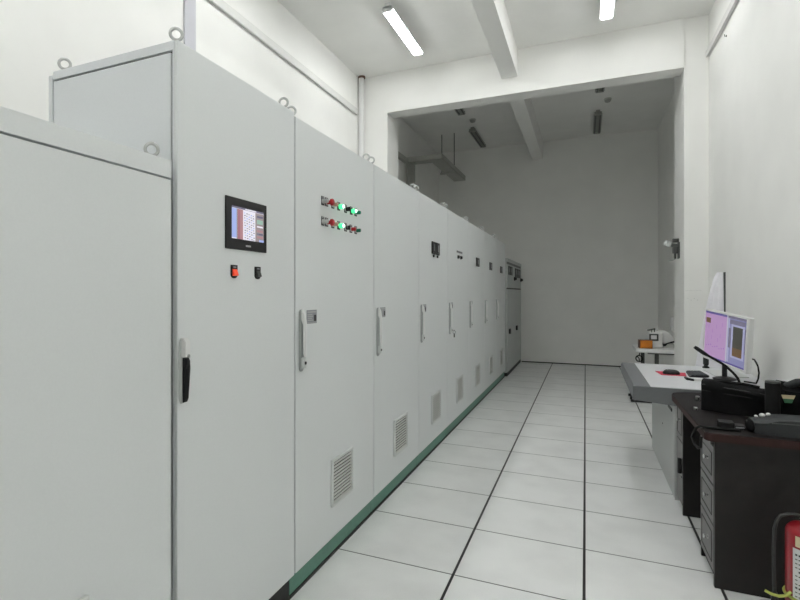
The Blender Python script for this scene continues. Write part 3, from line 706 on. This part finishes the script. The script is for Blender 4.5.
bm = new(); tagp(bm, .882, .900, .021, .027); obj('tag', bm, CREAM, bb)['label'] = 'cream upper tag'
bm = new(); tagp(bm, .862, .8815, .014, .0205); obj('tag', bm, GREENL, bb)['label'] = 'green lower tag'

WG = 'white balls on the charcoal case'
for x, y, l, r in ((.732, 3.05, 'small white ball on the charcoal case, leftmost and smallest of the three', .0055), (.758, 3.06, 'small white ball on the charcoal case, middle and largest of the three', .0095), (.781, 3.06, 'small white ball on the charcoal case, rightmost of the three', .0075)):
    tag(obj('plastic_ball', blob(new(), (x, y, .8135+r+(.008 if x > .775 else 0)), r*1.3, r, r, 14), WPLAST), l, 'ball', WG)
pl = thing('cable_plug', 'silver plug on the dark desk beside the black bag, the farther of two', 'plug', (.60, 3.72, .75), 'plugs beside the black bag')
obj('shell', box(new(), .608, .630, 3.755, 3.785, .7505, .774, .004), STEEL, pl); obj('tip', cyl(new(), (.619, 3.757, .762), (.619, 3.740, .762), .006, 12), CHROME, pl)
pl = thing('cable_plug', 'silver plug on the dark desk beside the black bag, the nearer of two', 'plug', (.575, 3.47, .75), 'plugs beside the black bag')
obj('shell', box(new(), .546, .566, 3.435, 3.46, .7505, .766, .004), STEEL, pl); obj('tip', cyl(new(), (.556, 3.437, .758), (.556, 3.424, .758), .005, 12), CHROME, pl)

# ---------------------------------------------------------------- fire extinguisher
ex = thing('fire_extinguisher', 'red fire extinguisher with white label standing by the desk side', 'fire extinguisher', (.80, 2.70, 0))
EX, EY, ER = .832, 2.71, .082
obj('cylinder', lathe(new(), [(ER-.006, .012), (ER, .022), (ER, .425), (ER-.004, .437), (ER-.014, .449), (ER-.034, .457), (.028, .460), (.026, .470)], (EX, EY, 0), 'Z', 48), EXT, ex)
obj('foot_ring', lathe(new(), [(ER-.004, 0), (ER+.001, 0), (ER+.001, .030), (ER-.004, .032)], (EX, EY, 0), 'Z', 48), BLACKM, ex)
bm = new(); cyl(bm, (EX, EY, .468), (EX, EY, .505), .020, 20); cyl(bm, (EX, EY, .485), (EX-.035, EY-.01, .490), .011, 14); obj('valve', bm, CHROME, ex)
bm = new(); prism(bm, [(EX-.02, .500), (EX+.03, .500), (EX+.10, .545), (EX+.10, .555), (EX+.01, .530), (EX-.02, .520)], EY-.011, EY+.011, 'Y', .002); obj('squeeze_lever', bm, BLACK, ex)
HP = [(EX-.034, EY-.008, .490), (.785, 2.70, .497), (.755, 2.695, .497), (.728, 2.69, .488), (.713, 2.685, .465), (.706, 2.685, .43), (.704, 2.685, .36), (.704, 2.685, .28), (.705, 2.685, .20), (.706, 2.685, .165)]
obj('hose', tube(new(), HP, .0066, 12), HOSE, ex)
obj('nozzle', tube(new(), [(.706, 2.685, .170), (.706, 2.685, .140), (.707, 2.685, .085)], [.011, .012, .008], 14), BLACK, ex)
bm = new()
tube(bm, [(.670, 2.668, .178), (.690, 2.664, .170), (.715, 2.662, .168), (.738, 2.664, .174), (.756, 2.672, .190)], .0060, 8); torus(bm, (EX, EY, .168), (0, 0, 1), ER+.003, .006, 40, 8)
obj('hose_strap', bm, YGREEN, ex)['label'] = 'yellow-green hose strap'
def ext_label(z0, z1, a0, a1, m, name, lab):
    bm = new(); n = 24; R = ER+.0012
    vs = [[bm.verts.new((EX+R*math.cos(a0+(a1-a0)*i/n), EY+R*math.sin(a0+(a1-a0)*i/n), z)) for i in range(n+1)] for z in (z0, z1)]
    for i in range(n): bm.faces.new((vs[0][i], vs[0][i+1], vs[1][i+1], vs[1][i]))
    o = obj(name, bm, m, ex); o['label'] = lab; return o
A0 = math.radians(205)
le = ext_label(.150, .374, A0+.10, A0+2.0, LABELW, 'instruction_label', 'white instruction label'); ext_label(.382, .424, A0+.22, A0+2.0, CREAM, 'brand_label', 'cream upper label')
bm = new(); R = ER+.0018
for r in range(12):
    z = .164+r*.0165
    for q in range(12):
        if (r*5+q*3) % 7 == 0: continue
        a = A0+.22+q*.145; hh = .0075 if r % 4 == 3 else .0042
        vs = [bm.verts.new((EX+R*math.cos(t), EY+R*math.sin(t), zz)) for t, zz in ((a, z), (a+.10, z), (a+.10, z+hh), (a, z+hh))]
        bm.faces.new(vs)
obj('print', bm, INK, le)

# ---------------------------------------------------------------- white trolley in the back bay
tr = thing('white_table', 'low white table with dark legs behind the right pillar', 'table', (.9, 7.85, 0))
TY0, TY1, TZ = 7.55, 8.15, .697
bm = new(); prism(bm, [(1.19, TY0), (1.19, TY1)]+arc(.580+.07, TY1-.07, .07, PI/2, PI, 5)+arc(.580+.07, TY0+.07, .07, PI, 1.5*PI, 5), TZ-.05, TZ, 'Z', .008); obj('table_top', bm, WPLAST, tr)
for x, y in ((.82, 7.65), (1.12, 7.65), (.70, 8.07), (1.12, 8.07)): obj('leg', box(new(), x-.022, x+.022, y-.022, y+.022, .03, TZ-.05, .003), DARKMET, tr)
obj('apron_rail', box(new(), .72, 1.10, 7.65, 7.67, TZ-.075, TZ-.05, .002), DARKMET, tr)
obj('foot_bar', box(new(), .53, 1.14, 7.625, 7.675, 0, .03, .003), BLACK, tr); obj('foot_bar', box(new(), .53, 1.14, 8.045, 8.095, 0, .03, .003), BLACK, tr)
bm = new(); cyl(bm, (.535, 7.65, .03), (.535, 7.65, .12), .014, 12); blob(bm, (.535, 7.65, .145), .022, .022, .03, 12); obj('foot_post', bm, BLACK, tr)

ob = thing('orange_box', 'small orange open box on the near left corner of the white table', 'box', (.71, 7.65, TZ))
bm = new(); z0 = TZ+.0005
box(bm, .620, .768, 7.585, 7.695, z0, z0+.006); box(bm, .620, .626, 7.585, 7.695, z0, z0+.100); box(bm, .762, .768, 7.585, 7.695, z0, z0+.100); box(bm, .620, .768, 7.585, 7.591, z0, z0+.100); box(bm, .620, .768, 7.689, 7.695, z0, z0+.100)
obj('tray', bm, ORANGE, ob); obj('rim', box(new(), .615, .632, 7.58, 7.7, z0+.004, z0+.104, .001), RUST, ob); obj('lid', box(new(), .634, .770, 7.583, 7.698, z0+.1005, z0+.107, .002), RUST, ob)
wm = thing('white_machine', 'white bench machine with a domed hood and dark window on the white table', 'machine', (.95, 7.8, TZ))
obj('front_housing', box(new(), .765, .892, 7.71, 7.95, z0, z0+.200, .018), WPLAST, wm)
obj('window_frame', box(new(), .742, .846, 7.7, 7.712, z0+.090, z0+.180, .006), DARKMET, wm); obj('window', box(new(), .762, .826, 7.695, 7.703, z0+.112, z0+.162, .004), WPLAST, wm)
bm = new(); cyl(bm, (.725, 7.75, z0+.222), (.815, 7.75, z0+.242), .010, 10); cyl(bm, (.805, 7.75, z0+.195), (.805, 7.75, z0+.240), .007, 10); cyl(bm, (.775, 7.75, z0+.195), (.775, 7.75, z0+.233), .006, 10); obj('top_handle', bm, DARKMET, wm)
bm = new(); prism(bm, [(.87, z0+.075), (.93, z0+.05), (1.03, z0+.085), (1.035, z0+.105), (1.005, z0+.145), (.975, z0+.190), (.93, z0+.216), (.865, z0+.218), (.83, z0+.205)], 7.77, 8.01, 'Y', .012); obj('hood', bm, WPLAST, wm)
obj('hood_trim', tube(new(), [(.905, 7.762, z0+.035), (.925, 7.755, z0+.040), (.945, 7.755, z0+.058), (.985, 7.755, z0+.072), (1.03, 7.762, z0+.085)], [.020, .016, .008, .010, .012], 10), BLACK, wm)
obj('base', box(new(), .895, 1.04, 7.75, 8.01, z0, z0+.05, .008), LOUVRE, wm)
bm = new(); torus(bm, (.625, 7.65, .560), (.3, 1, 0), .038, .007, 24, 8); torus(bm, (.610, 7.67, .550), (.9, .6, .2), .03, .006, 20, 8); tube(bm, [(.625, 7.65, .598), (.632, 7.65, .634)], .006, 8)
tag(obj('hanging_cable', bm, BLACKM), 'coil of black cable hung under the left end of the white table', 'cable')

# ---------------------------------------------------------------- camera, world, colour
cam = bpy.data.cameras.new('camera'); co = bpy.data.objects.new('camera', cam); COL.objects.link(co)
F, PX, HY = 522.0, 346.0, 293.0
a = math.atan((585.5-PX)/F)
co.location = (0, 0, 1.40); co.rotation_euler = (PI/2, 0, a)
cam.sensor_width = 36; cam.lens = 36*F/800
cam.shift_x = (400-PX)/800; cam.shift_y = -(300-HY)/800
cam.clip_start = .05
S.camera = co
w = bpy.data.worlds.new('world'); S.world = w; w.use_nodes = True
w.node_tree.nodes['Background'].inputs[0].default_value = (0, 0, 0, 1)
vs = S.view_settings
S.display_settings.display_device = 'sRGB'
vs.view_transform = 'Standard'; vs.look = 'None'; vs.gamma = 1; vs.use_curve_mapping = False
vs.exposure = 0.0
S.cycles.diffuse_bounces = 6
S.cycles.max_bounces = 12
S.cycles.use_denoising = True
